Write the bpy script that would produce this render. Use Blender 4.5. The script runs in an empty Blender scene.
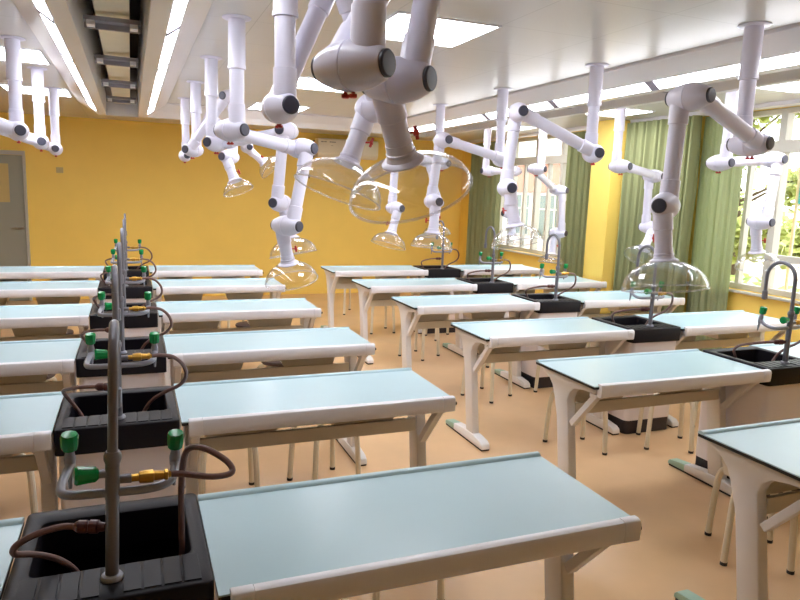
import bpy, bmesh, math, random
from mathutils import Vector, Matrix
random.seed(7)
sc = bpy.context.scene
COL = sc.collection
PI = math.pi

# ------------------------------------------------------------------ materials
def lin(c):
    return tuple((v/12.92 if v <= .04045 else ((v+.055)/1.055)**2.4) for v in [x/255 for x in c])

def mat(name, rgb, rough=.5, metal=0., spec=.5, noise=0., nscale=20., bump=0., bscale=200., coat=0.):
    m = bpy.data.materials.new(name); m.use_nodes = True
    nt = m.node_tree; b = nt.nodes['Principled BSDF']
    col = (*lin(rgb), 1)
    b.inputs['Base Color'].default_value = col
    b.inputs['Roughness'].default_value = rough
    b.inputs['Metallic'].default_value = metal
    b.inputs['Specular IOR Level'].default_value = spec
    b.inputs['Coat Weight'].default_value = coat
    tc = nt.nodes.new('ShaderNodeTexCoord')
    if noise > 0:
        n = nt.nodes.new('ShaderNodeTexNoise'); n.inputs['Scale'].default_value = nscale; n.inputs['Detail'].default_value = 4
        nt.links.new(tc.outputs['Object'], n.inputs['Vector'])
        r = nt.nodes.new('ShaderNodeValToRGB')
        r.color_ramp.elements[0].position = .3; r.color_ramp.elements[1].position = .7
        r.color_ramp.elements[0].color = (*[max(0, c*(1-noise)) for c in col[:3]], 1)
        r.color_ramp.elements[1].color = (*[min(1, c*(1+noise)) for c in col[:3]], 1)
        nt.links.new(n.outputs['Fac'], r.inputs['Fac']); nt.links.new(r.outputs['Color'], b.inputs['Base Color'])
    if bump > 0:
        n2 = nt.nodes.new('ShaderNodeTexNoise'); n2.inputs['Scale'].default_value = bscale
        nt.links.new(tc.outputs['Object'], n2.inputs['Vector'])
        bp = nt.nodes.new('ShaderNodeBump'); bp.inputs['Strength'].default_value = bump; bp.inputs['Distance'].default_value = .002
        nt.links.new(n2.outputs['Fac'], bp.inputs['Height']); nt.links.new(bp.outputs['Normal'], b.inputs['Normal'])
    return m

def emis(name, rgb, strength):
    m = bpy.data.materials.new(name); m.use_nodes = True
    b = m.node_tree.nodes['Principled BSDF']
    b.inputs['Base Color'].default_value = (.8, .8, .8, 1)
    b.inputs['Emission Color'].default_value = (*lin(rgb), 1)
    b.inputs['Emission Strength'].default_value = strength
    return m

def clear(name, tint, ior, gloss_rough=.02, haze=0.):
    m = bpy.data.materials.new(name); m.use_nodes = True
    nt = m.node_tree; nt.nodes.remove(nt.nodes['Principled BSDF'])
    out = nt.nodes['Material Output']
    t = nt.nodes.new('ShaderNodeBsdfTransparent'); t.inputs['Color'].default_value = (*tint, 1)
    g = nt.nodes.new('ShaderNodeBsdfGlossy'); g.inputs['Roughness'].default_value = gloss_rough
    lw = nt.nodes.new('ShaderNodeLayerWeight'); lw.inputs['Blend'].default_value = .5
    pw = nt.nodes.new('ShaderNodeMath'); pw.operation = 'POWER'; pw.inputs[1].default_value = 4.5; nt.links.new(lw.outputs['Facing'], pw.inputs[0])
    fr = nt.nodes.new('ShaderNodeMath'); fr.operation = 'MULTIPLY_ADD'; fr.inputs[1].default_value = .75; fr.inputs[2].default_value = ior; nt.links.new(pw.outputs[0], fr.inputs[0])
    mx = nt.nodes.new('ShaderNodeMixShader')
    nt.links.new(fr.outputs[0], mx.inputs[0]); nt.links.new(t.outputs[0], mx.inputs[1]); nt.links.new(g.outputs[0], mx.inputs[2])
    last = mx
    if haze > 0:
        d = nt.nodes.new('ShaderNodeBsdfDiffuse'); d.inputs['Color'].default_value = (.9, .9, .9, 1)
        m2 = nt.nodes.new('ShaderNodeMixShader'); m2.inputs[0].default_value = haze
        nt.links.new(mx.outputs[0], m2.inputs[1]); nt.links.new(d.outputs[0], m2.inputs[2]); last = m2
    nt.links.new(last.outputs[0], out.inputs['Surface'])
    return m

def cloth(name, rgb, trans):
    m = bpy.data.materials.new(name); m.use_nodes = True
    nt = m.node_tree; nt.nodes.remove(nt.nodes['Principled BSDF'])
    out = nt.nodes['Material Output']
    d = nt.nodes.new('ShaderNodeBsdfDiffuse'); d.inputs['Color'].default_value = (*lin(rgb), 1)
    t = nt.nodes.new('ShaderNodeBsdfTranslucent'); t.inputs['Color'].default_value = (*lin(rgb), 1)
    w = nt.nodes.new('ShaderNodeTexWave'); w.inputs['Scale'].default_value = 120
    tc = nt.nodes.new('ShaderNodeTexCoord'); nt.links.new(tc.outputs['Object'], w.inputs['Vector'])
    bp = nt.nodes.new('ShaderNodeBump'); bp.inputs['Strength'].default_value = .1; bp.inputs['Distance'].default_value = .001
    nt.links.new(w.outputs['Fac'], bp.inputs['Height']); nt.links.new(bp.outputs['Normal'], d.inputs['Normal'])
    mx = nt.nodes.new('ShaderNodeMixShader'); mx.inputs[0].default_value = trans
    nt.links.new(d.outputs[0], mx.inputs[1]); nt.links.new(t.outputs[0], mx.inputs[2]); nt.links.new(mx.outputs[0], out.inputs['Surface'])
    return m

def ceiling_mat():
    m = mat('ceiling_panel_white', (206, 203, 198), rough=.3, spec=.3)
    nt = m.node_tree; b = nt.nodes['Principled BSDF']
    g = nt.nodes.new('ShaderNodeNewGeometry'); sx = nt.nodes.new('ShaderNodeSeparateXYZ')
    nt.links.new(g.outputs['Position'], sx.inputs[0])
    def groove(out, off, step):
        a = nt.nodes.new('ShaderNodeMath'); a.operation = 'ADD'; a.inputs[1].default_value = off; nt.links.new(out, a.inputs[0])
        p = nt.nodes.new('ShaderNodeMath'); p.operation = 'PINGPONG'; p.inputs[1].default_value = step/2; nt.links.new(a.outputs[0], p.inputs[0])
        l = nt.nodes.new('ShaderNodeMath'); l.operation = 'LESS_THAN'; l.inputs[1].default_value = .0025; nt.links.new(p.outputs[0], l.inputs[0])
        return l.outputs[0]
    gx = groove(sx.outputs['X'], -1.1, .6); gy = groove(sx.outputs['Y'], -1.86, .6)
    mxm = nt.nodes.new('ShaderNodeMath'); mxm.operation = 'MAXIMUM'; nt.links.new(gx, mxm.inputs[0]); nt.links.new(gy, mxm.inputs[1])
    mix = nt.nodes.new('ShaderNodeMixRGB'); mix.inputs[1].default_value = (*lin((206, 203, 198)), 1); mix.inputs[2].default_value = (*lin((180, 177, 170)), 1)
    nt.links.new(mxm.outputs[0], mix.inputs[0]); nt.links.new(mix.outputs[0], b.inputs['Base Color'])
    return m

M = {}
M['ceiling'] = ceiling_mat()
M['cove'] = mat('bulkhead_white', (226, 222, 222), rough=.3, spec=.3)
M['cavity'] = mat('dark_plenum', (58, 56, 62), rough=.8)
M['divider'] = mat('strip_divider_grey', (172, 168, 182), rough=.7, spec=.2)
M['duct'] = mat('duct_beige', (240, 230, 206), rough=.35, noise=.04, nscale=6)
M['bracket'] = mat('bracket_grey', (160, 158, 166), rough=.4, metal=.3)
M['wall'] = mat('wall_yellow_paint', (250, 216, 108), rough=.55, noise=.02, nscale=3, bump=.15)
M['wallpale'] = mat('wall_cream_paint', (236, 226, 200), rough=.6)
M['floor'] = mat('floor_vinyl_orange', (222, 184, 140), rough=.3, noise=.07, nscale=2.2, spec=.4)
M['door'] = mat('door_grey_paint', (150, 154, 144), rough=.4)
M['doorframe'] = mat('door_frame_grey', (186, 186, 182), rough=.4)
M['steel'] = mat('steel', (170, 168, 160), rough=.3, metal=.9)
M['frame'] = mat('window_frame_white', (196, 192, 180), rough=.35)
M['glass'] = clear('window_glass', (.97, .99, .98), .03)
M['dome'] = clear('clear_acrylic', (.985, .985, .99), .06, .03, haze=.015)
M['rim'] = clear('clear_acrylic_rim', (.95, .95, .97), .10, .08, haze=.16)
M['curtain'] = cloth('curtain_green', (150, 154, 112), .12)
M['curtain_lit'] = cloth('curtain_green_backlit', (186, 194, 152), .45)  # same green cloth, backlight from the window painted in as a paler colour
M['top'] = mat('desk_top_pale_blue', (184, 212, 220), rough=.3, spec=.4, noise=.012, nscale=5)
M['core'] = mat('desk_core_black', (28, 28, 32), rough=.4)
M['rail'] = mat('desk_white_rail', (240, 239, 245), rough=.32)
M['frame_d'] = mat('desk_frame_white', (230, 227, 226), rough=.4)
M['tray'] = mat('desk_taupe_panel', (218, 209, 192), rough=.5)
M['pale_green'] = mat('foot_cap_pale_green', (160, 190, 172), rough=.5)
M['dark'] = mat('dark_rubber', (40, 36, 36), rough=.6)
M['basin'] = mat('basin_black_plastic', (24, 21, 28), rough=.45, spec=.22, bump=.1)
M['cabinet'] = mat('sink_cabinet_white', (236, 229, 231), rough=.35)
M['plinth'] = mat('plinth_dark', (44, 38, 44), rough=.5)
M['faucet'] = mat('faucet_grey_coating', (122, 122, 132), rough=.3, metal=.2)
M['ubar'] = mat('tap_grey_coating', (150, 152, 164), rough=.28, metal=.2)
M['green'] = mat('knob_green', (10, 142, 74), rough=.22)
M['brass'] = mat('brass', (196, 152, 70), rough=.28, metal=.9)
M['hose'] = mat('rubber_hose_brown', (116, 86, 82), rough=.45)
M['hoseend'] = mat('hose_connector_darkred', (84, 40, 40), rough=.4)
M['arm'] = mat('arm_white_plastic', (224, 222, 240), rough=.3)
M['cap'] = mat('joint_cap_dark', (62, 62, 78), rough=.4)
M['red'] = mat('knob_red', (190, 46, 40), rough=.35)
M['stoolleg'] = mat('stool_cream_tube', (222, 212, 190), rough=.4)
M['seat'] = mat('stool_seat_dark', (66, 48, 42), rough=.5)
M['ac'] = mat('air_conditioner_white', (236, 230, 214), rough=.35)
M['slot'] = mat('dark_slot', (52, 48, 46), rough=.6)
M['print'] = mat('grey_print', (150, 146, 140), rough=.5)
M['bark'] = mat('bark', (86, 70, 56), rough=.9, noise=.3, nscale=12)
M['leaf'] = mat('leaf_green', (150, 176, 96), rough=.5, noise=.3, nscale=3)
M['leaf2'] = mat('leaf_yellow_green', (184, 194, 120), rough=.5, noise=.3, nscale=3)
M['ground'] = mat('outdoor_paving', (190, 176, 164), rough=.9, noise=.1, nscale=1)
M['facade'] = mat('facade_white', (232, 228, 224), rough=.8)
M['facadepink'] = mat('facade_pink_tile', (182, 132, 114), rough=.8, noise=.06, nscale=4)
M['fglass'] = mat('facade_glass', (96, 112, 106), rough=.15)
M['banner'] = mat('banner_cyan', (60, 176, 214), rough=.6)
M['plate'] = mat('switch_plate', (196, 176, 120), rough=.4)
LIGHT_STRIP = emis('strip_light_emitter', (246, 248, 255), 12)
LIGHT_PANEL = emis('panel_light_emitter', (246, 248, 255), 15)
M['strip'] = LIGHT_STRIP; M['panel'] = LIGHT_PANEL

# ------------------------------------------------------------------ mesh builder
class MB:
    def __init__(self): self.v = []; self.f = []
    def add(self, vs, fs):
        o = len(self.v); self.v += [tuple(v) for v in vs]; self.f += [tuple(i+o for i in f) for f in fs]; return self
    def box(self, x0, x1, y0, y1, z0, z1):
        vs = [(x, y, z) for z in (z0, z1) for y in (y0, y1) for x in (x0, x1)]
        return self.add(vs, [(0, 2, 3, 1), (4, 5, 7, 6), (0, 1, 5, 4), (2, 6, 7, 3), (0, 4, 6, 2), (1, 3, 7, 5)])
    def prism(self, poly, axis, a0, a1):
        """poly: 2D points; axis 'x' -> (y,z), 'y' -> (x,z), 'z' -> (x,y)"""
        n = len(poly)
        def P(p, a):
            return (a, p[0], p[1]) if axis == 'x' else ((p[0], a, p[1]) if axis == 'y' else (p[0], p[1], a))
        vs = [P(p, a0) for p in poly]+[P(p, a1) for p in poly]
        fs = [tuple(range(n)), tuple(range(2*n-1, n-1, -1))]+[(i, i+n, (i+1) % n+n, (i+1) % n) for i in range(n)]
        return self.add(vs, fs)
    def lathe(self, prof, c, axis, seg=24, closed=False):
        """prof: (t, r) along the axis direction from c"""
        a = Vector(axis).normalized(); u = a.orthogonal().normalized(); w = a.cross(u); c = Vector(c)
        vs = []; fs = []
        for t, r in prof:
            for i in range(seg):
                an = 2*PI*i/seg
                vs.append(c+a*t+(u*math.cos(an)+w*math.sin(an))*max(r, 1e-5))
        n = len(prof)
        rng = range(n if closed else n-1)
        for j in rng:
            k = (j+1) % n
            for i in range(seg):
                i2 = (i+1) % seg
                fs.append((j*seg+i, j*seg+i2, k*seg+i2, k*seg+i))
        if not closed:
            fs.append(tuple(range(seg-1, -1, -1))); fs.append(tuple((n-1)*seg+i for i in range(seg)))
        return self.add(vs, fs)
    def cyl(self, p0, p1, r0, r1=None, seg=20):
        p0 = Vector(p0); p1 = Vector(p1); L = (p1-p0).length
        return self.lathe([(0, r0), (L, r0 if r1 is None else r1)], p0, p1-p0, seg)
    def bar(self, p0, p1, wx, h):
        """rectangular bar in a y-z plane, wx thick along x"""
        p0 = Vector(p0); p1 = Vector(p1); d = (p1-p0).normalized(); x = Vector((1, 0, 0)); n = x.cross(d).normalized()
        vs = []
        for p in (p0, p1):
            for sx, sn in ((-1, -1), (1, -1), (1, 1), (-1, 1)):
                vs.append(p+x*sx*wx/2+n*sn*h/2)
        return self.add(vs, [(3, 2, 1, 0), (4, 5, 6, 7), (0, 1, 5, 4), (1, 2, 6, 5), (2, 3, 7, 6), (3, 0, 4, 7)])
    def tube(self, pts, r, seg=10, sub=6):
        """smooth tube through the points (Catmull-Rom)"""
        P = [Vector(p) for p in pts]
        if sub > 1 and len(P) > 2:
            Q = []
            E = [P[0]*2-P[1]]+P+[P[-1]*2-P[-2]]
            for i in range(1, len(E)-2):
                for s in range(sub):
                    t = s/sub; a, b, c, d = E[i-1:i+3]
                    Q.append(.5*((2*b)+(c-a)*t+(2*a-5*b+4*c-d)*t*t+(3*b-a-3*c+d)*t**3))
            Q.append(P[-1]); P = Q
        vs = []; fs = []
        d0 = (P[1]-P[0]).normalized(); u = d0.orthogonal().normalized()
        for i, p in enumerate(P):
            d = (P[min(i+1, len(P)-1)]-P[max(i-1, 0)]).normalized()
            u = (u-d*u.dot(d)).normalized(); w = d.cross(u)
            rr = r(i/(len(P)-1)) if callable(r) else r
            for k in range(seg):
                an = 2*PI*k/seg; vs.append(p+(u*math.cos(an)+w*math.sin(an))*rr)
        for i in range(len(P)-1):
            for k in range(seg):
                k2 = (k+1) % seg; fs.append((i*seg+k, i*seg+k2, (i+1)*seg+k2, (i+1)*seg+k))
        fs.append(tuple(range(seg-1, -1, -1))); fs.append(tuple((len(P)-1)*seg+k for k in range(seg)))
        return self.add(vs, fs)
    def build(self, name, m, parent=None, smooth=True, bevel=0., ang=35):
        me = bpy.data.meshes.new(name); me.from_pydata(self.v, [], self.f)
        bm = bmesh.new(); bm.from_mesh(me); bmesh.ops.recalc_face_normals(bm, faces=bm.faces)
        if bevel > 0:
            es = [e for e in bm.edges if len(e.link_faces) == 2 and e.calc_face_angle(0) > .6]
            bmesh.ops.bevel(bm, geom=es, offset=bevel, segments=2, profile=.5, affect='EDGES', clamp_overlap=True)
        bm.to_mesh(me); bm.free()
        me.materials.append(m)
        if smooth:
            me.shade_smooth(); me.set_sharp_from_angle(angle=math.radians(ang))
        o = bpy.data.objects.new(name, me); COL.objects.link(o)
        if parent is not None: o.parent = parent
        return o

def empty(name, loc, rz=0.):
    o = bpy.data.objects.new(name, None); COL.objects.link(o)
    o.location = loc; o.rotation_euler = (0, 0, rz); o.empty_display_size = .1
    return o
def tag(o, label, cat, group=None):
    o['label'] = label; o['category'] = cat
    if group: o['group'] = group
    return o
def struct(o):
    o['kind'] = 'structure'; return o
def kids(o):
    return [c for c in bpy.data.objects if c.parent is o]
TREE = {}
def copy_tree(o, parent=None):
    c = o.copy(); COL.objects.link(c)
    if parent is not None: c.parent = parent
    for ch in TREE.setdefault(o.name, kids(o)): copy_tree(ch, c)
    return c

ROW = ['nearest', 'second', 'third', 'fourth', 'fifth', 'farthest']
# ------------------------------------------------------------------ layout (metres; x right, y away, z up)
S = .462; XW = 5.3; YB = 9.4; ZC = 2.62
XR = 1.9815                                   # left end of the right-hand desk block
YL = [0, 1.225, 2.337, 3.6, 4.94, 6.16]
YR = [0, 1.207, 2.335, 3.552, 4.727, 5.987]
CT = [-S/2, XR+1.2+S/2]                       # centres of the two service troughs (above the sink rows)
XL0, YF = -4.6, -4.2                          # left wall and front wall (both outside the picture)

# ------------------------------------------------------------------ room shell
struct(MB().box(XL0, XW+.3, YF, YB, -.1, 0).build('floor', M['floor'], smooth=False))
struct(MB().box(XL0, XW+.4, YB, YB+.2, 0, 3.2).build('wall_back', M['wall'], smooth=False))
struct(MB().box(XL0-.2, XL0, YF, YB, 0, 3.2).build('wall_left', M['wall'], smooth=False))
struct(MB().box(XL0, XW+.4, YF-.2, YF, 0, 3.2).build('wall_front', M['wallpale'], smooth=False))
# window wall: two bays with a column between
SILL, HEAD = .90, 2.60
W1 = (5.75, 8.35); W2 = (1.2, 3.95)
mb = MB()
mb.box(XW, XW+.25, YF, YB, 0, SILL)
mb.box(XW, XW+.25, YF, YB, HEAD, 3.2)
for a, b in ((YF, W2[0]), (W2[1], W1[0]), (W1[1], YB)):
    mb.box(XW, XW+.25, a, b, SILL, HEAD)
struct(mb.build('wall_right', M['wall'], smooth=False))
mbk = MB().box(4.9, XW-.001, 4.88, 5.24, 0.001, ZC-.001)
struct(mbk.build('trim_1', M['wall'], smooth=False, bevel=.006))

def window(n, y0, y1, mulls, rails):
    r = struct(empty(f'window_{n}', (XW+.1, (y0+y1)/2, SILL)))
    cx, cy = XW+.1, (y0+y1)/2
    def bx(a0, a1, b0, b1, z0, z1): return (a0-cx, a1-cx, b0-cy, b1-cy, z0-SILL, z1-SILL)
    f = MB(); x0, x1 = XW+.06, XW+.14; t = .045
    f.box(*bx(x0, x1, y0+.002, y1-.002, SILL+.002, SILL+.055)); f.box(*bx(x0, x1, y0+.002, y1-.002, HEAD-.05, HEAD-.002))
    f.box(*bx(x0, x1, y0+.002, y0+t, SILL+.055, HEAD-.05)); f.box(*bx(x0, x1, y1-t, y1-.002, SILL+.055, HEAD-.05))
    f.box(*bx(x0-.01, x1, y0+t, y1-t, 2.20, 2.31))
    for q in mulls:
        f.box(*bx(x0-.005, x1, q-.035, q+.035, SILL+.055, HEAD-.05))
    for q, w in [(m+.33, .02) for m in mulls]:
        f.box(*bx(x0+.01, x1-.01, q-w, q+w, SILL+.055, 2.20))
    for a, b, z in rails:
        f.box(*bx(x0, x1, a, b, z-.03, z+.03))
    f.build('window_frame', M['frame'], r, smooth=False)
    MB().box(*bx(XW-.04, XW+.055, y0-.02, y1+.02, SILL-.025, SILL-.001)).build('window_sill', M['frame'], r, smooth=False, bevel=.004)
    MB().box(*bx(XW+.098, XW+.104, y0+t, y1-t, SILL+.05, HEAD-.05)).build('window_pane', M['glass'], r, smooth=False)
window(1, *W1, (6.49, 7.12, 7.8), [])
window(2, *W2, (3.1, 2.1), [(2.1, 3.1, 1.24)])

# door on the back wall, far left
d = struct(empty('door_1', (-2.0, YB, 0)))
MB().box(-.44, .44, -.05, -.01, .005, 2.05).build('door_leaf', M['door'], d, smooth=False, bevel=.004)
fr = MB(); fr.box(.445, .475, -.07, -.001, .001, 2.11); fr.box(-.5, -.445, -.07, -.001, .001, 2.11); fr.box(-.445, .445, -.07, -.001, 2.055, 2.11)
fr.build('door_frame', M['doorframe'], d, smooth=False, bevel=.003)
MB().box(.14, .265, -.056, -.0505, 1.40, 1.93).build('vision_panel', M['plate'], d, smooth=False)
h = MB(); h.lathe([(0, .026), (.008, .026)], (.40, -.051, 1.04), (0, -1, 0)); h.cyl((.40, -.055, 1.04), (.40, -.1, 1.04), .009); h.cyl((.41, -.1, 1.04), (.27, -.1, 1.04), .009)
h.build('door_handle', M['steel'], d)
tag(MB().box(-1.145, -1.055, YB-.012, YB-.0005, 1.83, 1.91).build('wall_switch', M['plate'], smooth=False, bevel=.003),
    'small square switch plate on the yellow back wall right of the grey door', 'switch')

# ------------------------------------------------------------------ ceiling
struct(MB().box(XL0, XW+.4, YF, YB, 3.05, 3.2).build('ceiling', M['cavity'], smooth=False))
YE = 6.725                                    # back edge of the canopy
XC0, XC1 = CT[0]+.467, CT[1]-.480
struct(MB().box(XC0, XC1, YF, YE, ZC, ZC+.05).build('ceiling', M['ceiling'], smooth=False))
struct(MB().box(XL0, CT[0]-.467, YF, YB, ZC, ZC+.05).build('ceiling', M['ceiling'], smooth=False))
struct(MB().box(CT[1]+.480, XW+.3, YF, YB, ZC, ZC+.05).build('ceiling', M['ceiling'], smooth=False))
struct(MB().box(CT[0]-.479, CT[1]+.479, 7.12, YB, ZC, ZC+.05).build('ceiling', M['ceiling'], smooth=False))
DA = (.032, 0.)
TE = 7.06                                     # far end of the troughs
n = 1; TR = {}
for ci, c in enumerate(CT):
    for s in (-1, 1):
        e = DA[ci]
        poly = [(c+s*a, z) for a, z in ((.143+e*.7, 2.47), (.218+e, 2.47), (.302+e, 2.53), (.462, 2.604), (.462, 2.70), (.18, 3.0), (.143+e*.7, 3.0))]
        n += 1
        TR[ci, s] = struct(MB().prism(poly, 'y', YF, TE).build(f'trim_{n}', M['cove'], smooth=False, bevel=.004))
n += 1
poly = [(y, z) for y, z in ((YE+.02, 2.604), (YE+.175, 2.53), (YE+.26, 2.47), (YE+.335, 2.47), (YE+.335, 3.0), (YE+.02, 2.70))]
struct(MB().prism(poly, 'x', CT[0]+.24, CT[1]-.24).build(f'trim_{n}', M['cove'], smooth=False, bevel=.004))
for c in CT:                                  # closing plates at the trough ends
    n += 1
    struct(MB().box(c-.21, c+.21, TE+.002, TE+.03, 2.47, 3.0).build(f'trim_{n}', M['cove'], smooth=False))

# strip lights along the sloping faces of the service troughs
sl = [-1.12+1.165*i for i in range(7)]        # start of each segment
SEG = ['segment nearest the camera', 'second segment from the camera', 'third segment', 'fourth segment', 'fifth segment', 'sixth segment', 'segment nearest the back wall']
for ci, c in enumerate(CT):
    for s in (-1, 1):
        if ci == 1 and s == 1: side = 'facing the windows on the right'
        elif ci == 1: side = 'on the right-hand ceiling trough'
        else: side = 'left of the central trough' if s < 0 else 'right of the left-hand trough'
        for i, y in enumerate(sl):
            y1 = min(y+1.085, 6.66)
            if y1 < 1.0: continue
            a = Vector((.226+DA[ci], 2.4757)); b = Vector((.288+DA[ci], 2.520)); nn = Vector((.585, -.811))*1
            nrm = Vector((b.y-a.y, -(b.x-a.x))).normalized()
            poly = [(c+s*p.x, p.y) for p in (a+nrm*.0002, b+nrm*.0002, b+nrm*.0016, a+nrm*.0016)]
            o = MB().prism(poly, 'y', y, y1).build('strip_light', M['strip'], smooth=False)
            if y1 < 6.6:
                dv = [(c+s*p.x, p.y) for p in (a-(b-a)*.04+nrm*.0002, b+(b-a)*.04+nrm*.0002, b+(b-a)*.04+nrm*.005, a-(b-a)*.04+nrm*.005)]
                MB().prism(dv, 'y', y1+.001, y+1.164).build('light_divider', M['divider'], TR[ci, s], smooth=False)
            tag(o, f'white linear ceiling light {side}, {SEG[i]}', 'light', 'linear lights along the ceiling troughs')

# square light panels
PAN = [(1.1, 1.86, 'in the central canopy, nearest the camera'), (1.1, 4.1, 'in the central canopy, middle of its row'), (1.1, 6.02, 'in the central canopy, nearest the back wall'),
       (-1.32, 4.05, 'at the upper left of the ceiling, nearer one'), (-1.32, 6.2, 'at the upper left of the ceiling, farther one'),
       (4.15, 1.95, 'by the right-hand windows, nearest the camera'), (4.15, 4.08, 'in front of the yellow column by the windows'), (4.15, 6.2, 'by the far window beyond the column')]
for x, y, t in PAN:
    r = tag(empty('ceiling_light_panel', (x+.3, y+.3, ZC-.006)), f'square white light panel {t}', 'light', 'square panels set in the ceiling')
    MB().box(-.285, .285, -.285, .285, -.002, .004).build('diffuser', M['panel'], r, smooth=False)
    f = MB(); f.box(-.3, .3, -.3, -.286, -.004, .005); f.box(-.3, .3, .286, .3, -.004, .005); f.box(-.3, -.286, -.286, .286, -.004, .005); f.box(.286, .3, -.286, .286, -.004, .005)
    f.build('panel_frame', M['rail'], r, smooth=False)

# ducts and brackets inside the troughs
for ci, c in enumerate(CT):
    r = tag(empty('ventilation_duct', (c, 1.5, 2.6)), 'beige rectangular duct inside the '+('left' if ci == 0 else 'right')+' ceiling trough with grey brackets', 'duct')
    MB().box(-.085, .085, YF+.1-1.5, 7.0-1.5, 0, .25).build('duct_body', M['duct'], r, smooth=False, bevel=.004)
    for i in range(-1, 5):
        y = 2.6+1.17*i-1.5
        b = MB(); b.box(-.139, .139, y-.045, y+.045, -.05, -.028); b.box(-.139, .139, y+.025, y+.045, -.078, -.05)
        b.build('bracket', M['bracket'], r, smooth=False)
        for q in (-1, 1):
            MB().box(q*.105-.02, q*.105+.02, y-.055, y+.02, -.075, -.052).build('bracket_clip', M['rail'], r, smooth=False)

# ------------------------------------------------------------------ desk
def make_desk():
    r = empty('lab_desk', (0, 0, 0))
    D = .5425; H = .79
    t = MB()
    t.box(0.0, 1.2, 0.006, D, H-.005, H)
    rp = [(D-.034, H), (D-.030, H+.006), (D-.022, H+.0095), (D-.010, H+.0095), (D-.002, H+.005), (D, H)]
    t.prism(rp, 'x', .0, 1.2)
    t.build('tabletop', M['top'], r, ang=50)
    c = MB(); c.box(.001, 1.199, .008, D-.001, H-.018, H-.0052)
    c.build('tabletop_core', M['core'], r, smooth=False)
    def prof(g): # rounded white nosing; g grows the end caps a hair
        return [(-.016-g, H-.052-g), (-.018-g, H-.03), (-.018-g, H-.004), (-.013-g, H+.007+g*.6), (-.004, H+.0105+g), (.012, H+.0105+g), (.018+g, H+.006), (.018+g, H+.0003), (.005, H+.0003), (.005, H-.0185), (.018+g, H-.0185), (.018+g, H-.052-g), (.010, H-.058-g), (-.010, H-.058-g)]
    MB().prism(prof(0), 'x', .08, 1.142).build('front_rail', M['rail'], r, ang=40)
    for a, b in ((.026, .0795), (1.1425, 1.2005)):
        MB().prism(prof(.0012), 'x', a, b).build('rail_end_cap', M['rail'], r, ang=40, bevel=.003)
    zt = H-.0186
    side = [(.05, zt), (.50, zt), (.515, zt-.018), (.485, zt-.034), (.44, zt-.055), (.41, zt-.085), (.385, zt-.14), (.348, .52), (.275, .058), (.172, .058), (.243, .52), (.263, zt-.13), (.245, zt-.085), (.21, zt-.055), (.14, zt-.04), (.045, zt-.036), (.036, zt-.012)]
    for x in (.055, 1.152):
        f = MB().prism(side, 'x', x-.026, x+.026).build('end_frame', M['frame_d'], r, bevel=.006, ang=50)
        b = MB().bar((x, .052, zt-.05), (x, .232, .515), .036, .034); b.box(x-.022, x+.022, .028, .085, zt-.06, zt-.037)
        b.build('brace', M['frame_d'], r, smooth=False, bevel=.004)
        ft = [(.02, .012), (.03, .045), (.06, .062), (.16, .075), (.30, .075), (.46, .058), (.46, .012)]
        MB().prism(ft, 'x', x-.033, x+.033).build('foot', M['frame_d'], r, bevel=.006, ang=50)
        MB().prism([(.461, .012), (.461, .057), (.585, .043), (.597, .03), (.6, .012)], 'x', x-.032, x+.032).build('foot_cap', M['pale_green'], r, bevel=.004)
        MB().box(x-.03, x+.03, .03, .59, .001, .0118).build('foot_pad', M['dark'], r, smooth=False)
    p = MB(); p.box(.083, 1.124, .255, .275, .552, .618); p.box(.083, 1.124, .2755, .292, .552, .560)
    p.build('modesty_beam', M['tray'], r, smooth=False, bevel=.003)
    # two book trays with a dished front edge
    for cx in (.28, .865):
        z1 = zt-.010; z0 = .605
        n = 14
        top = [(cx-.205+.41*i/n, z1-.095*math.sin(PI*i/n)**.8) for i in range(n+1)]
        front = top+[(cx+.165, z0+.012), (cx+.15, z0), (cx-.15, z0), (cx-.165, z0+.012)]
        t = MB().prism(front, 'y', .300, .305)
        t.box(cx-.15, cx+.15, .305, .502, z0, z0+.004)
        back = [(cx-.205, z1), (cx-.15, z0), (cx+.15, z0), (cx+.205, z1)]
        t.prism(back, 'y', .502, .506)
        for sgn in (-1, 1):
            t.prism([(cx+sgn*.205, z1), (cx+sgn*.200, z1), (cx+sgn*.148, z0+.004), (cx+sgn*.152, z0+.002)], 'y', .305, .502)
        t.build('book_tray', M['tray'], r, smooth=False)
        MB().box(cx-.196, cx+.196, .31, .498, z1+.001, z1+.008).build('tray_shelf', M['seat'], r, smooth=False)
    return r
def end_screw(o):
    MB().lathe([(0, .004), (.004, .004), (.005, .008), (.012, .008), (.014, .005)], (1.2005, .0, .766), (1, 0, 0), 12).build('end_screw', M['dark'], o)
desk0 = make_desk()
used = False
def place_desk(x, y, label):
    global used
    o = desk0 if not used else copy_tree(desk0)
    used = True
    o.location = (x, y, 0); tag(o, label, 'desk', 'pale blue topped lab desks'); return o
DS = []
for k in range(6):
    d_ = place_desk(0, YL[k], f'pale blue lab desk in the {ROW[k]} row, right of the left-hand black sinks'); DS.append(d_)
for k in range(6):
    place_desk(-S-1.2, YL[k], f'pale blue lab desk in the {ROW[k]} row, cut by the left picture edge')
for k in range(6):
    place_desk(XR, YR[k], f'pale blue lab desk in the {ROW[k]} row, first right of the aisle')
for k in range(1, 6):
    place_desk(XR+1.2+S, YR[k], f'pale blue lab desk in the {ROW[k]} row, nearest the windows')
for d_ in DS: end_screw(d_)

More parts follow.
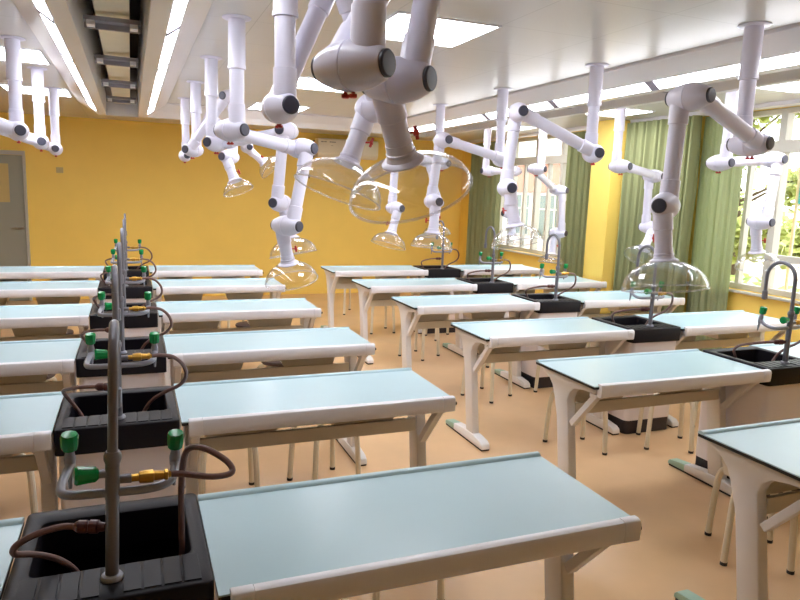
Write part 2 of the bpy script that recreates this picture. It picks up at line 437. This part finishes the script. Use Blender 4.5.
# ------------------------------------------------------------------ sink unit
def make_sink(near):
    r = empty('lab_sink', (0, 0, 0))
    x0, x1 = .006, S-.006; zt = .802; zb = .70
    b = MB()
    def rr(a0, a1, c0, c1, R):
        P = []
        for sx, sy, an in ((1, 0, -90), (1, 1, 0), (0, 1, 90), (0, 0, 180)):
            qx = a1-R if sx else a0+R; qy = c1-R if sy else c0+R
            for q in range(6):
                g_ = math.radians(an+q*18); P.append((qx+R*math.cos(g_), qy+R*math.sin(g_)))
        return P
    def ring(mb, levels):
        m = len(levels[0][0])
        vs = [(*p, z) for P, z in levels for p in P]; L = len(levels); fs = []
        for j in range(L):
            k = (j+1) % L
            for i in range(m):
                i2 = (i+1) % m; fs.append((j*m+i, j*m+i2, k*m+i2, k*m+i))
        mb.add(vs, fs)
    oi = (x0+.042, x1-.042, .148, .432)
    ring(b, [(rr(x0, x1, 0, .50, .02), zb), (rr(x0, x1, 0, .50, .02), zt-.006), (rr(x0+.002, x1-.002, .002, .498, .018), zt-.002), (rr(x0+.006, x1-.006, .006, .494, .016), zt),
             (rr(oi[0]-.006, oi[1]+.006, oi[2]-.006, oi[3]+.006, .03), zt), (rr(oi[0]-.001, oi[1]+.001, oi[2]-.001, oi[3]+.001, .026), zt-.004), (rr(*oi, .025), zt-.012), (rr(oi[0], oi[1], oi[2], oi[3], .025), zb)])
    b.build('basin_rim', M['basin'], r, ang=40)
    w = MB(); i0, i1 = x0+.043, x1-.043
    w.box(i0-.012, i1+.012, .135, .45, .47, .478)
    w.box(i0-.012, i0-.001, .135, .45, .478, zb-.001); w.box(i1+.001, i1+.012, .135, .45, .478, zb-.001)
    w.box(i0-.001, i1+.001, .135, .144, .478, zb-.001); w.box(i0-.001, i1+.001, .441, .45, .478, zb-.001)
    w.build('basin_bowl', M['basin'], r, smooth=False)
    g = MB(); nr = 9; pw_ = (x1-x0-.05)/nr
    for i in range(nr):
        x = x0+.025+(i+.5)*pw_
        if i == nr//2: continue
        g.box(x-pw_/2+.0035, x+pw_/2-.0035, .018, .136, zt+.0002, zt+.0034)
    g.box(x0+.026, S/2-.035, .016, .0178, zt+.0002, zt+.0012); g.box(S/2+.035, x1-.026, .016, .0178, zt+.0002, zt+.0012)
    g.build('drainboard_ribs', M['basin'], r, smooth=False, bevel=.001)
    c = MB(); hw = .215; cx = S/2; R = .04
    pl = []
    for sx, sy, a0 in ((1, 0, -90), (1, 1, 0), (-1, 1, 90), (-1, 0, 180)):
        px = cx+sx*(hw-R); py = (.49-R) if sy else (.012+R)
        for q in range(7):
            a = math.radians(a0+q*15); pl.append((px+R*math.cos(a), py+R*math.sin(a)))
    pi_ = [(cx+(x-cx)*.93, .25+(y-.25)*.93) for x, y in pl]; n = len(pl)
    vs = [(*p, z) for z in (.105, zb-.001) for q in (pl, pi_) for p in q]
    fs = []
    for i in range(n):
        j = (i+1) % n
        fs += [(i, j, 2*n+j, 2*n+i), (n+j, n+i, 3*n+i, 3*n+j), (2*n+i, 2*n+j, 3*n+j, 3*n+i), (i, n+i, n+j, j)]
    c.add(vs, fs); c.build('cabinet', M['cabinet'], r, ang=20)
    MB().prism([(cx+(x-cx)*.985, .25+(y-.25)*.985) for x, y in pl], 'z', .001, .104).build('plinth', M['plinth'], r, ang=20)
    # taps
    px, py = S/2, .088
    p = MB()
    p.lathe([(0, .026), (.004, .026), (.01, .022), (.012, .016)], (px, py, zt+.0002), (0, 0, 1))
    p.build('tap_flange', M['ubar'], r)
    zA = 1.295; R = .095; pr = .0115
    pts = [(px, py, zt+.012)]+[(px, py, zt+.1*i) for i in (1, 2, 3, 4, 5)]+[(px, py+R-R*math.cos(a), zA+R*math.sin(a)) for a in [PI*i/8 for i in range(9)]]+[(px, py+2*R, zA-.07), (px, py+2*R, zA-.10)]
    t = MB().tube(pts, lambda q: .015 if q < .19 else .0112, 14, 5)
    t.lathe([(0, .016), (.01, .0195), (.02, .0195), (.03, .015)], (px, py, 1.085), (0, 0, 1))
    t.lathe([(0, .0125), (.004, .0165), (.05, .0165), (.055, .010)], (px, py+2*R, zA-.085), (0, 0, -1))
    t.cyl((px, py, 1.0), (px, py, 1.085), .0160)
    t.build('gooseneck_pole', M['faucet'], r)
    zb2 = 1.015
    u = MB().tube([(px-.096, py+.115, zb2+.03), (px-.103, py+.095, zb2+.016), (px-.110, py+.06, zb2+.006), (px-.107, py+.02, zb2), (px-.08, py+.002, zb2), (px-.02, py, zb2), (px+.02, py, zb2), (px+.09, py+.006, zb2), (px+.128, py+.03, zb2+.004), (px+.138, py+.06, zb2+.014), (px+.141, py+.08, zb2+.03)], .0105, 12, 5)
    u.build('tap_arm', M['ubar'], r)
    for x, y in ((px-.097, py+.118), (px+.141, py+.084)):
        z = zb2+.036
        c0 = Vector((x, y, z)); ax = Vector((0, -.18, .98)).normalized()
        v = MB().lathe([(-.075, .004), (-.06, .005), (-.03, .008), (-.012, .0125), (.008, .0135), (.022, .0105), (.03, .0105)], c0, ax)
        v.build('gas_nozzle', M['ubar'], r)
        MB().lathe([(.0305, .012), (.034, .0175), (.045, .0195), (.068, .0205), (.074, .018), (.075, .008)], c0, ax, 10).build('green_knob', M['green'], r, ang=25)
    k = MB().lathe([(.03, .012), (.036, .018), (.05, .019), (.074, .022), (.08, .018), (.081, .008)], (px-.0, py, 1.062), (-1, -.15, .05), 10)
    k.build('green_knob', M['green'], r, ang=25)
    k = MB().cyl((px-.015, py, 1.062), (px-.031, py-.003, 1.063), .010); k.build('valve_stem', M['ubar'], r)
    b = MB().lathe([(.0155, .010), (.04, .011)], (px, py, 1.045), (1, .05, 0)); b.build('hose_union', M['faucet'], r)
    b = MB().lathe([(.0405, .009), (.056, .009), (.058, .014), (.072, .0155), (.088, .015), (.09, .012), (.112, .010), (.114, .013), (.12, .013), (.122, .009), (.128, .007)], (px, py, 1.045), (1, .05, 0), 12)
    b.build('brass_fitting', M['brass'], r, ang=25)
    if near:
        pt = [(px+.129, py+.0065, 1.045), (px+.16, py+.008, 1.041), (px+.225, py+.008, 1.028), (px+.272, py+.02, 1.03), (px+.26, py+.045, 1.052), (px+.205, py+.075, 1.078), (px+.168, py+.10, 1.06), (px+.160, py+.115, .97), (px+.162, py+.12, .87), (px+.165, py+.125, .76), (px+.155, py+.13, .66)]
    else:
        pt = [(px+.129, py+.0065, 1.045), (px+.16, py+.012, 1.045), (px+.21, py+.03, 1.03), (px+.25, py+.06, .985), (px+.262, py+.09, .93), (px+.235, py+.115, .885), (px+.18, py+.135, .855), (px+.12, py+.15, .81), (px+.08, py+.16, .73), (px+.07, py+.16, .66)]
    h = MB().tube(pt, .0078, 10, 5)
    h.build('rubber_hose', M['hose'], r)
    b = MB().lathe([(.016, .010), (.03, .012), (.032, .016), (.05, .016), (.052, .012), (.058, .015), (.075, .015), (.085, .009)], (px, py, .93), (-.95, .3, -.02), 12)
    b.build('hose_connector', M['hoseend'], r, ang=25)
    if near:
        pt = [(px-.078, py+.0255, .928), (px-.11, py+.035, .926), (px-.16, py+.035, .915), (px-.20, py+.03, .895), (px-.205, py+.04, .87), (px-.17, py+.075, .845), (px-.12, py+.10, .81), (px-.08, py+.125, .75), (px-.06, py+.14, .66)]
    else:
        pt = [(px-.078, py+.0255, .928), (px-.12, py+.045, .925), (px-.17, py+.09, .91), (px-.205, py+.15, .885), (px-.20, py+.19, .85), (px-.17, py+.20, .80), (px-.14, py+.20, .74), (px-.13, py+.20, .66)]
    h = MB().tube(pt, .0078, 10, 5)
    h.build('rubber_hose', M['hose'], r)
    return r
sink_near = make_sink(True)
for ch in kids(sink_near):                    # the nearest tap stands a little off plumb
    if ch.name.split('.')[0] in ('gooseneck_pole', 'tap_arm', 'gas_nozzle', 'green_knob', 'valve_stem', 'hose_union', 'brass_fitting', 'rubber_hose', 'hose_connector'):
        P_ = Vector((S/2, .088, .80)); Rm = Matrix.Rotation(.034, 4, 'Y')
        ch.rotation_euler = (0, .034, 0); ch.location = P_-Rm @ P_
sink0 = make_sink(False); used_s = 0
def place_sink(x, y, label):
    global used_s
    o = sink_near if used_s == 0 else sink0 if used_s == 1 else copy_tree(sink0)
    used_s += 1
    o.location = (x, y, 0); tag(o, label, 'sink', 'black basin sinks between the desks')
for k in range(6): place_sink(-S+(.003 if k == 0 else 0), YL[k]+(.05 if k == 0 else 0), f'black sink on white cabinet with gooseneck tap, {ROW[k]} in the left-hand line')
for k in range(1, 6): place_sink(XR+1.2, YR[k], f'black sink on white cabinet with gooseneck tap, {ROW[k]} row right of the aisle')

# ------------------------------------------------------------------ stools
def make_stool():
    r = empty('stool', (0, 0, 0))
    MB().lathe([(0, .10), (.004, .138), (.018, .148), (.03, .145), (.034, .13), (.0341, .01)], (0, 0, .425), (0, 0, 1), 28).build('seat', M['seat'], r)
    MB().lathe([(0, .02), (0, .128), (.012, .128), (.012, .02)], (0, 0, .4115), (0, 0, 1), 24, True).build('seat_plate', M['stoolleg'], r)
    for i in range(4):
        a = PI/4+i*PI/2; c, s = math.cos(a), math.sin(a)
        MB().tube([(c*.05, s*.05, .399), (c*.11, s*.11, .397), (c*.158, s*.158, .383), (c*.185, s*.185, .34), (c*.197, s*.197, .24), (c*.208, s*.208, .05), (c*.21, s*.21, .017)], .016, 10, 4).build('leg', M['stoolleg'], r)
        MB().cyl((c*.21, s*.21, .001), (c*.21, s*.21, .0165), .017).build('foot_glide', M['dark'], r)
    return r
stool0 = make_stool(); used_t = False
def place_stool(x, y, rz, label):
    global used_t
    o = stool0 if not used_t else copy_tree(stool0)
    used_t = True
    o.location = (x, y, 0); o.rotation_euler = (0, 0, rz); tag(o, label, 'stool', 'stools standing in front of the desks')
ST = 'cream legged stool'
for k in range(1, 6):
    for i, dx in enumerate((.33, .88)):
        place_stool(dx+random.uniform(-.04, .04), YL[k]-.15+random.uniform(-.03, .03), random.uniform(-.3, .3),
                    f'{ST} at the {ROW[k]} desk right of the left sinks, {("left", "right")[i]} one')
        place_stool(-S-1.2+dx+random.uniform(-.04, .04), YL[k]-.15, random.uniform(-.3, .3),
                    f'{ST} at the {ROW[k]} desk by the left picture edge, {("left", "right")[i]} one')
RS = {1: [(2.655, .785, -.57), (3.25, .88, .1)], 2: [(2.67, 2.235, -.12), (3.36, 2.12, -.53)], 3: [(2.67, 3.5, .48), (3.33, 3.36, .2)], 4: [(2.66, 4.97, .56), (3.3, 4.5, 0)], 5: [(2.67, 6.28, 0), (3.3, 5.76, 0)]}
for k in RS:
    for i, (x, y, rz) in enumerate(RS[k]):
        place_stool(x, y, rz, f'{ST} at the {ROW[k]} desk right of the aisle, {("left", "right")[i]} one')
for k in range(2, 6):
    for i, dx in enumerate((.35, .9)):
        place_stool(XR+1.2+S+dx, YR[k]-.15, .1*i, f'{ST} at the {ROW[k]} desk nearest the windows, {("left", "right")[i]} one')
place_stool(2.67, 7.62, .3, f'{ST} standing alone behind the last desk row by the yellow wall')

# ------------------------------------------------------------------ fume extraction arms
W2_ = .045
def joint(c, a, R, parent, knobs=True):
    c = Vector(c); a = Vector(a)
    mb = MB().lathe([(-.098, .036), (-.090, .042), (-.055, .056), (-.018, .0635), (-.0025, .0645), (-.0015, .0615), (.0015, .0615), (.0025, .0645), (.018, .0635), (.055, .056), (.090, .042), (.098, .036)], c, a, 28)
    j = mb.build('joint', M['arm'], parent)
    for s in (-1, 1):
        MB().lathe([(.0985, .034), (.106, .034), (.110, .030), (.111, .012)], c, a*s, 20).build('joint_cap', M['cap'], j)
    if knobs:
        for s in (-.004, .020):
            q = c+a*s+Vector((0, 0, -.062))
            MB().lathe([(0, .005), (.006, .005), (.007, .0105), (.015, .0105), (.017, .007)], q, (0, 0, -1), 8).build('thumb_screw', M['red'], j, ang=25)
    return j
def arm(p0, p1, m0, m1):
    """pipe with thicker joint castings over each end"""
    p0 = Vector(p0); p1 = Vector(p1); L = (p1-p0).length; d = p1-p0
    a, b = .03, L-.03
    prof = [(a, .0445), (m0, .0445), (m0+.002, .0425), (m0+.004, .0385), (L-m1-.004, .0385), (L-m1-.002, .0425), (L-m1, .0445), (b, .0445)]
    return MB().lathe(prof, p0, d, 24)
def hood(name, x, y, pose, label, s=1, az3=None, dia=.35, L1=.6, L2=.5, L3=.25, zJ=2.03, hr=.66):
    ph, t1, t2, t3 = pose
    d = Vector((math.cos(ph), math.sin(ph), 0)); z = Vector((0, 0, 1)); a = Vector((-math.sin(ph), math.cos(ph), 0))*s
    r = tag(empty('fume_extraction_arm', (x, y, ZC)), label, 'extraction arm', 'articulated fume extraction arms hung from the ceiling')
    O = Vector((x, y, ZC))
    J1 = Vector((x, y, zJ))+a*W2_-O
    u1 = d*math.cos(t1)+z*math.sin(t1); u2 = d*math.cos(t2)+z*math.sin(t2); u3 = d*math.cos(t3)+z*math.sin(t3)
    J2 = J1+u1*L1; J3 = J2+u2*L2
    MB().lathe([(.001, .078), (.006, .078), (.010, .070), (.011, .045)], (0, 0, 0), (0, 0, -1), 28).build('ceiling_flange', M['arm'], r)
    zc = zJ-ZC
    MB().lathe([(.0115, .046), (.245, .046), (.255, .0485), (.268, .0485), (.270, .039), (-zc-.14, .039), (-zc-.138, .0435), (-zc-.02, .0445)], (0, 0, 0), (0, 0, -1), 24).build('column', M['arm'], r)
    joint(J1, a, 1, r)
    arm(J1+a*W2_, J2+a*W2_, .12, .12).build('arm_pipe', M['arm'], r)
    joint(J2, a, 1, r, False)
    arm(J2-a*W2_, J3-a*W2_, .12, .12).build('drop_pipe', M['arm'], r)
    if az3 is not None:                       # the drop pipe is swivelled at its lower end
        a3 = Vector((math.cos(az3), math.sin(az3), 0)); J3 = J3-a*W2_+a3*W2_; a = a3
        d = Vector((a3.y, -a3.x, 0)); u3 = d*math.cos(t3)+z*math.sin(t3)
    joint(J3, a, 1, r, False)
    N = J3+a*W2_                              # start of the stub
    T = N+u3*L3
    st = MB().lathe([(.03, .0445), (.11, .0445), (.112, .0425), (.114, .0395), (L3-.05, .0395)], N, u3, 24); st.build('stub_pipe', M['arm'], r)
    # valve lever on the stub
    side = a*(1 if s > 0 else 1)
    q = N+u3*(L3*.62); o = (d*.8-a*.6).normalized()
    v = MB().cyl(q+o*.038, q+o*.06, .004); v.lathe([(.058, .006), (.06, .010), (.071, .010), (.073, .006)], q, o, 8)
    w = u3; v.cyl(q+o*.066-w*.020, q+o*.066+w*.020, .006)
    v.build('valve_lever', M['red'], r)
    c = MB().lathe([(-.055, .0415), (-.03, .0425), (-.028, .046), (-.02, .046), (-.018, .044), (-.006, .05), (.0, .062), (.004, .066), (.008, .066)], T, u3, 28); c.build('dome_collar', M['arm'], r)
    R = dia/2; h = R*hr
    outer = []; m = 16
    for i in range(m+1):
        q = i/m; an = math.radians(20)+q*math.radians(70)
        outer.append((.009+h*(1-math.cos(an)-(1-math.cos(math.radians(20))))/(1-(1-math.cos(math.radians(20)))), R*math.sin(an)))
    inner = [(t+.003 if i else t+.003, rr-.003) for i, (t, rr) in enumerate(outer)]
    dm = MB().lathe(outer+inner[::-1], T, u3, 44, True).build('dome', M['dome'], r, ang=60)
    rim = []
    for i in range(10):
        an = 2*PI*i/10; rim.append((outer[-1][0]+.001+.004*math.cos(an), R+.001+.004*math.sin(an)))
    MB().lathe(rim, T, u3, 44, True).build('dome_rim', M['rim'], dm, ang=80)
    return r
LB = 'white fume arm with clear dome, '
hood('B', .39, .194, (.65, .911, -1.878, -1.06), LB+'largest and nearest, top centre', 1, dia=.385, L3=.24, hr=.50)
hood('A', .39, 1.17, (.2, 1.143, -1.175, -1.942), LB+'its tilted dome behind the largest dome', 1, dia=.38, L1=.55)
hood('L0', .39, 2.42, (.63, -.096, -1.845, -1.294), LB+'third along the left desks', 1, dia=.34)
hood('L1', .39, 3.67, (5.536, .145, -1.669, -1.343), LB+'fourth along the left desks', 1, dia=.34)
hood('L2', .39, 4.92, (-.79, .831, -1.596, -1.139), LB+'small, hanging low against the yellow wall', -1, dia=.26, L3=.22)
hood('L3', .39, 6.17, (.15, 1.0, -.62, -.62), LB+'rearmost on the left, dome swung sideways', 1, dia=.30, L1=.5)
RN = 'over desks right of the aisle, '
hood('R0', 2.79, 1.22, (3.381, .289, -1.53, -1.69), LB+RN+'nearest', 1, az3=math.radians(212), dia=.385)
hood('R1', 2.79, 2.47, (2.919, .419, -1.48, -1.784), LB+RN+'second row', 1, dia=.35)
hood('R2', 2.79, 3.72, (3.213, .208, -1.443, -1.505), LB+RN+'third row', 1, dia=.34)
hood('R3', 2.79, 4.97, (3.516, .066, -1.516, -1.255), LB+RN+'fourth row', 1, dia=.34)
hood('R4', 2.79, 6.22, (5.041, .089, -1.182, -1.344), LB+RN+'rearmost', -1, dia=.32)
WN = 'in front of '
hood('RR1', 4.03, 2.47, (6.351, .091, -1.689, -1.338), LB+WN+'the near window', 1, dia=.34)
hood('RR2', 4.03, 3.72, (.32, -.107, -1.537, -2.211), LB+WN+'the wide green curtain', -1, dia=.30)
hood('RR3', 4.03, 4.97, (.493, -.374, -1.473, -1.691), LB+WN+'the far window', 1, dia=.30)
hood('RR4', 4.03, 6.22, (4.698, -.017, -1.572, -1.574), LB+WN+'the corner curtain', 1, dia=.30)
FN = 'by the left picture edge, '
hood('FL1', -.85, 3.70, (3.4, .25, -1.5, -1.57), LB+FN+'nearest of three', 1, dia=.34)
hood('FL2', -.85, 4.95, (3.3, .25, -1.3, -1.57), LB+FN+'middle of three', 1, dia=.34)
hood('FL3', -.85, 6.20, (3.2, .3, -1.2, -1.57), LB+FN+'farthest of three', 1, dia=.34)

# ------------------------------------------------------------------ curtains
def curtain(y0, y1, z0, z1, x, folds, amp, label, m=None):
    n = folds*16; rows = 10; th = .006
    vs = []; fs = []
    ph = random.uniform(0, 6)
    for side in (0, 1):
        for j in range(rows+1):
            t = j/rows
            for i in range(n+1):
                q = i/n
                e = q*folds*PI+ph+.7*math.sin(5*q+.8*t)+.4*math.sin(11*q)
                w = (1-2*abs(math.sin(e))**.75)*(.8+.3*math.sin(7*q+ph))+.2*math.sin(q*folds*5*PI)
                yy = y0+(y1-y0)*(q+.01*math.sin(5*t+q*9)*(1-t))
                vs.append((x+amp*w*(.75+.25*(1-t))+(th if side else 0), yy, z0+(z1-z0)*t))
    nv = (rows+1)*(n+1)
    for s in (0, 1):
        for j in range(rows):
            for i in range(n):
                a = s*nv+j*(n+1)+i
                fs.append((a, a+1, a+n+2, a+n+1) if s else (a, a+n+1, a+n+2, a+1))
    for j in range(rows):
        for i in (0, n):
            a = j*(n+1)+i; fs.append((a, a+n+1, a+n+1+nv, a+nv))
    for i in range(n):
        for j in (0, rows):
            a = j*(n+1)+i; fs.append((a, a+1, a+1+nv, a+nv))
    o = MB().add(vs, fs).build('curtain', m or M['curtain'], ang=80)
    return tag(o, label, 'curtain', 'green curtains at the windows')
curtain(7.78, 8.72, .12, 2.56, 5.15, 7, .06, 'green curtain in the far corner, left side of the far window')
curtain(5.50, 6.06, .12, 2.56, 5.15, 5, .05, 'narrow green curtain between the far window and the yellow column')
curtain(3.84, 4.84, .12, 2.58, 5.09, 10, .07, 'wide dark-folded green curtain beside the yellow column')
curtain(3.38, 3.90, .12, 2.58, 5.235, 5, .022, 'green curtain coloured pale as if sunlit, hanging over the near window edge', M['curtain_lit'])
t = MB()
for a, b in ((5.45, 8.8), (.2, 4.86)):
    t.box(5.10, 5.22, a, b, 2.585, 2.6195)
struct(t.build('trim_20', M['cove'], smooth=False))

# ------------------------------------------------------------------ air conditioner on the back wall
r = tag(empty('air_conditioner', (2.62, YB, 2.24)), 'white wall-mounted air conditioner high on the yellow back wall', 'air conditioner')
MB().prism([(-.002, 0), (-.002, .30), (-.17, .30), (-.205, .27), (-.205, .06), (-.16, .0)], 'x', 0, 1.02).build('housing', M['ac'], r, bevel=.008, ang=50)
MB().box(.40, .62, -.211, -.2055, .04, .065).build('outlet_slot', M['slot'], r, smooth=False)
p = MB()
for i, (a, b) in enumerate(((.05, .09), (.10, .14), (.19, .22), (.225, .26), (.265, .29))): p.box(a, b, -.207, -.2052, .235, .25)
p.box(.21, .25, -.207, -.2052, .185, .19)
p.build('printed_mark', M['print'], r, smooth=False)
tag(MB().tube([(2.59, YB-.10, 2.50), (2.55, YB-.07, 2.46), (2.57, YB-.045, 2.36), (2.60, YB-.03, 2.27), (2.56, YB-.02, 2.17), (2.52, YB-.014, 2.02), (2.53, YB-.014, 1.9)], .012, 8, 5).build('cable_bundle', M['dark']),  # cable bundle of unclear purpose, modelled as one tube
    'dark cable bundle hanging beside the air conditioner', 'cable')

# ------------------------------------------------------------------ outside
struct(MB().box(XW+.26, 60, -30, 70, -.4, -.3).build('ground', M['ground'], smooth=False))
# opposite building
bx = 16.5
r = tag(empty('school_building', (bx, 26, -.3)), 'white and pink tiled building seen through the far window', 'building')
w = MB(); w.box(0, 6, -7, 20, 0, 2.25)
w.build('lower_wall', M['facade'], r, smooth=False)
MB().box(-.15, 6, -7, 20, 2.251, 3.45).build('tiled_band', M['facadepink'], r, smooth=False)
MB().box(-.25, 6, -7, 20, 3.451, 8).build('upper_wall', M['facade'], r, smooth=False)
for i in range(9):
    y = -6.6+i*2.6
    f = MB(); f.box(-.1, -.001, y, y+2.0, .3, .38); f.box(-.1, -.001, y, y+2.0, 2.12, 2.2)
    for q in (0, .64, 1.28, 1.92): f.box(-.1, -.001, y+q, y+q+.08, .38, 2.12)
    f.box(-.1, -.001, y+.08, y+1.92, 1.5, 1.56)
    fo = f.build('facade_window', M['frame'], r, smooth=False)
    MB().box(-.06, -.002, y+.08, y+1.92, .38, 2.12).build('facade_pane', M['fglass'], fo, smooth=False)
def tree(x, y, h, R, nl, m, label, seed, z0=-.3):
    rnd = random.Random(seed)
    r = tag(empty('garden_tree', (x, y, z0)), label, 'tree', 'trees outside the near window')
    t = MB(); t.tube([(0, 0, 0), (.05, .03, h*.35), (-.04, .06, h*.6), (.02, 0, h*.95)], lambda q: .07*(1-q)+.015, 10, 4)
    tips = []
    for i in range(12):
        a = rnd.uniform(0, 6.28); z = h*rnd.uniform(.22, .8); l = R*rnd.uniform(.6, 1.0)
        p = [(0, 0, z), (math.cos(a)*l*.5, math.sin(a)*l*.5, z+.25*l), (math.cos(a)*l, math.sin(a)*l, z+rnd.uniform(.2, .6)*l)]
        t.tube(p, lambda q: .022*(1-q)+.006, 6, 3); tips.append(p)
    t.build('trunk', M['bark'], r)
    vs = []; fs = []
    for i in range(nl):
        p = rnd.choice(tips); q = rnd.uniform(.35, 1.1)
        c = Vector(p[1]).lerp(Vector(p[2]), q)+Vector((rnd.gauss(0, .22), rnd.gauss(0, .22), rnd.gauss(0, .2)))*R*.5
        u = Vector((rnd.gauss(0, 1), rnd.gauss(0, 1), rnd.gauss(0, 1))).normalized(); v = u.orthogonal().normalized()
        l = rnd.uniform(.07, .13); k = len(vs)
        vs += [c-u*l, c+v*l*.45+u.cross(v)*l*.1, c+u*l, c-v*l*.45+u.cross(v)*l*.1]; fs.append((k, k+1, k+2, k+3))
    f = MB().add(vs, fs).build('foliage', m, r, smooth=False)
    f['kind'] = 'stuff'
tree(9.3, 7.0, 4.2, 1.5, 5200, M['leaf2'], 'leafy yellow-green tree outside the near window, closest to the glass', 3)
tree(12.2, 11.6, 4.6, 1.8, 4500, M['leaf'], 'darker green tree farther out behind the near window', 5)
tree(14.6, 7.2, 4.4, 1.8, 4000, M['leaf2'], 'yellow-green tree at the far right beyond the near window', 9)
def shrub(x, y, R, nl, label, seed):
    rnd = random.Random(seed)
    r = tag(empty('garden_shrub', (x, y, -.3)), label, 'shrub', 'shrubs below the near window')
    vs = []; fs = []
    for i in range(nl):
        c = Vector((rnd.uniform(-.9, .9), rnd.uniform(-.9, .9), rnd.uniform(.2, 2)))*R
        u = Vector((rnd.gauss(0, 1), rnd.gauss(0, 1), rnd.gauss(0, 1))).normalized(); v = u.orthogonal().normalized()
        l = rnd.uniform(.05, .1); k = len(vs)
        vs += [c-u*l, c+v*l*.5, c+u*l, c-v*l*.5]; fs.append((k, k+1, k+2, k+3))
    f = MB().add(vs, fs).build('foliage', M['leaf'], r, smooth=False); f['kind'] = 'stuff'
    st = MB()
    for i in range(5):
        a = i*1.26; st.tube([(0, 0, 0), (math.cos(a)*.15*R, math.sin(a)*.15*R, .4*R), (math.cos(a)*.35*R, math.sin(a)*.35*R, .8*R)], .015, 6, 3)
    st.build('stem', M['bark'], r)
shrub(7.0, 5.3, .55, 900, 'low green shrub under the tree nearest the window', 21)
shrub(7.0, 3.6, .55, 800, 'low green shrub at the right below the window', 22)
r = tag(empty('banner', (6.4, 3.62, -.3)), 'narrow cyan banner outside the near window', 'banner')
MB().box(-.01, .01, -.05, .05, 2.05, 3.0).build('banner_cloth', M['banner'], r, smooth=False)
MB().cyl((0, .07, 0), (0, .07, 3.05), .018).build('banner_pole', M['frame'], r)

# ------------------------------------------------------------------ light and camera
w = bpy.data.worlds.new('daylight'); sc.world = w; w.use_nodes = True
nt = w.node_tree; bg = nt.nodes['Background']
sky = nt.nodes.new('ShaderNodeTexSky'); sky.sky_type = 'HOSEK_WILKIE'; sky.turbidity = 6; sky.sun_direction = (-.4, -.5, .75)
mx = nt.nodes.new('ShaderNodeMixRGB'); mx.inputs[0].default_value = .75; mx.inputs[2].default_value = (1, 1, 1, 1)
nt.links.new(sky.outputs[0], mx.inputs[1]); nt.links.new(mx.outputs[0], bg.inputs['Color'])
bg.inputs['Strength'].default_value = 4.2

cam = bpy.data.cameras.new('camera'); co = bpy.data.objects.new('camera', cam); COL.objects.link(co); sc.camera = co
yaw, pitch, roll = .382096, .158345, .035191
F = Vector((math.sin(yaw)*math.cos(pitch), math.cos(yaw)*math.cos(pitch), -math.sin(pitch)))
Rt = Vector((math.cos(yaw), -math.sin(yaw), 0)); U = Rt.cross(F)
R2 = Rt*math.cos(roll)+U*math.sin(roll); U2 = -Rt*math.sin(roll)+U*math.cos(roll)
mt = Matrix((( R2.x, U2.x, -F.x, -.16281), (R2.y, U2.y, -F.y, -1.45307), (R2.z, U2.z, -F.z, 1.71938), (0, 0, 0, 1)))
co.matrix_world = mt
cam.sensor_width = 36; cam.lens = 671.195*36/800; cam.clip_start = .02; cam.clip_end = 200

vs = sc.view_settings
vs.view_transform = 'Standard'; vs.look = 'None'; vs.gamma = 1; vs.use_curve_mapping = False; vs.exposure = 0.6
sc.cycles.max_bounces = 10; sc.cycles.transparent_max_bounces = 24; sc.cycles.diffuse_bounces = 5
sc.cycles.use_denoising = True; sc.cycles.caustics_reflective = False; sc.cycles.caustics_refractive = False
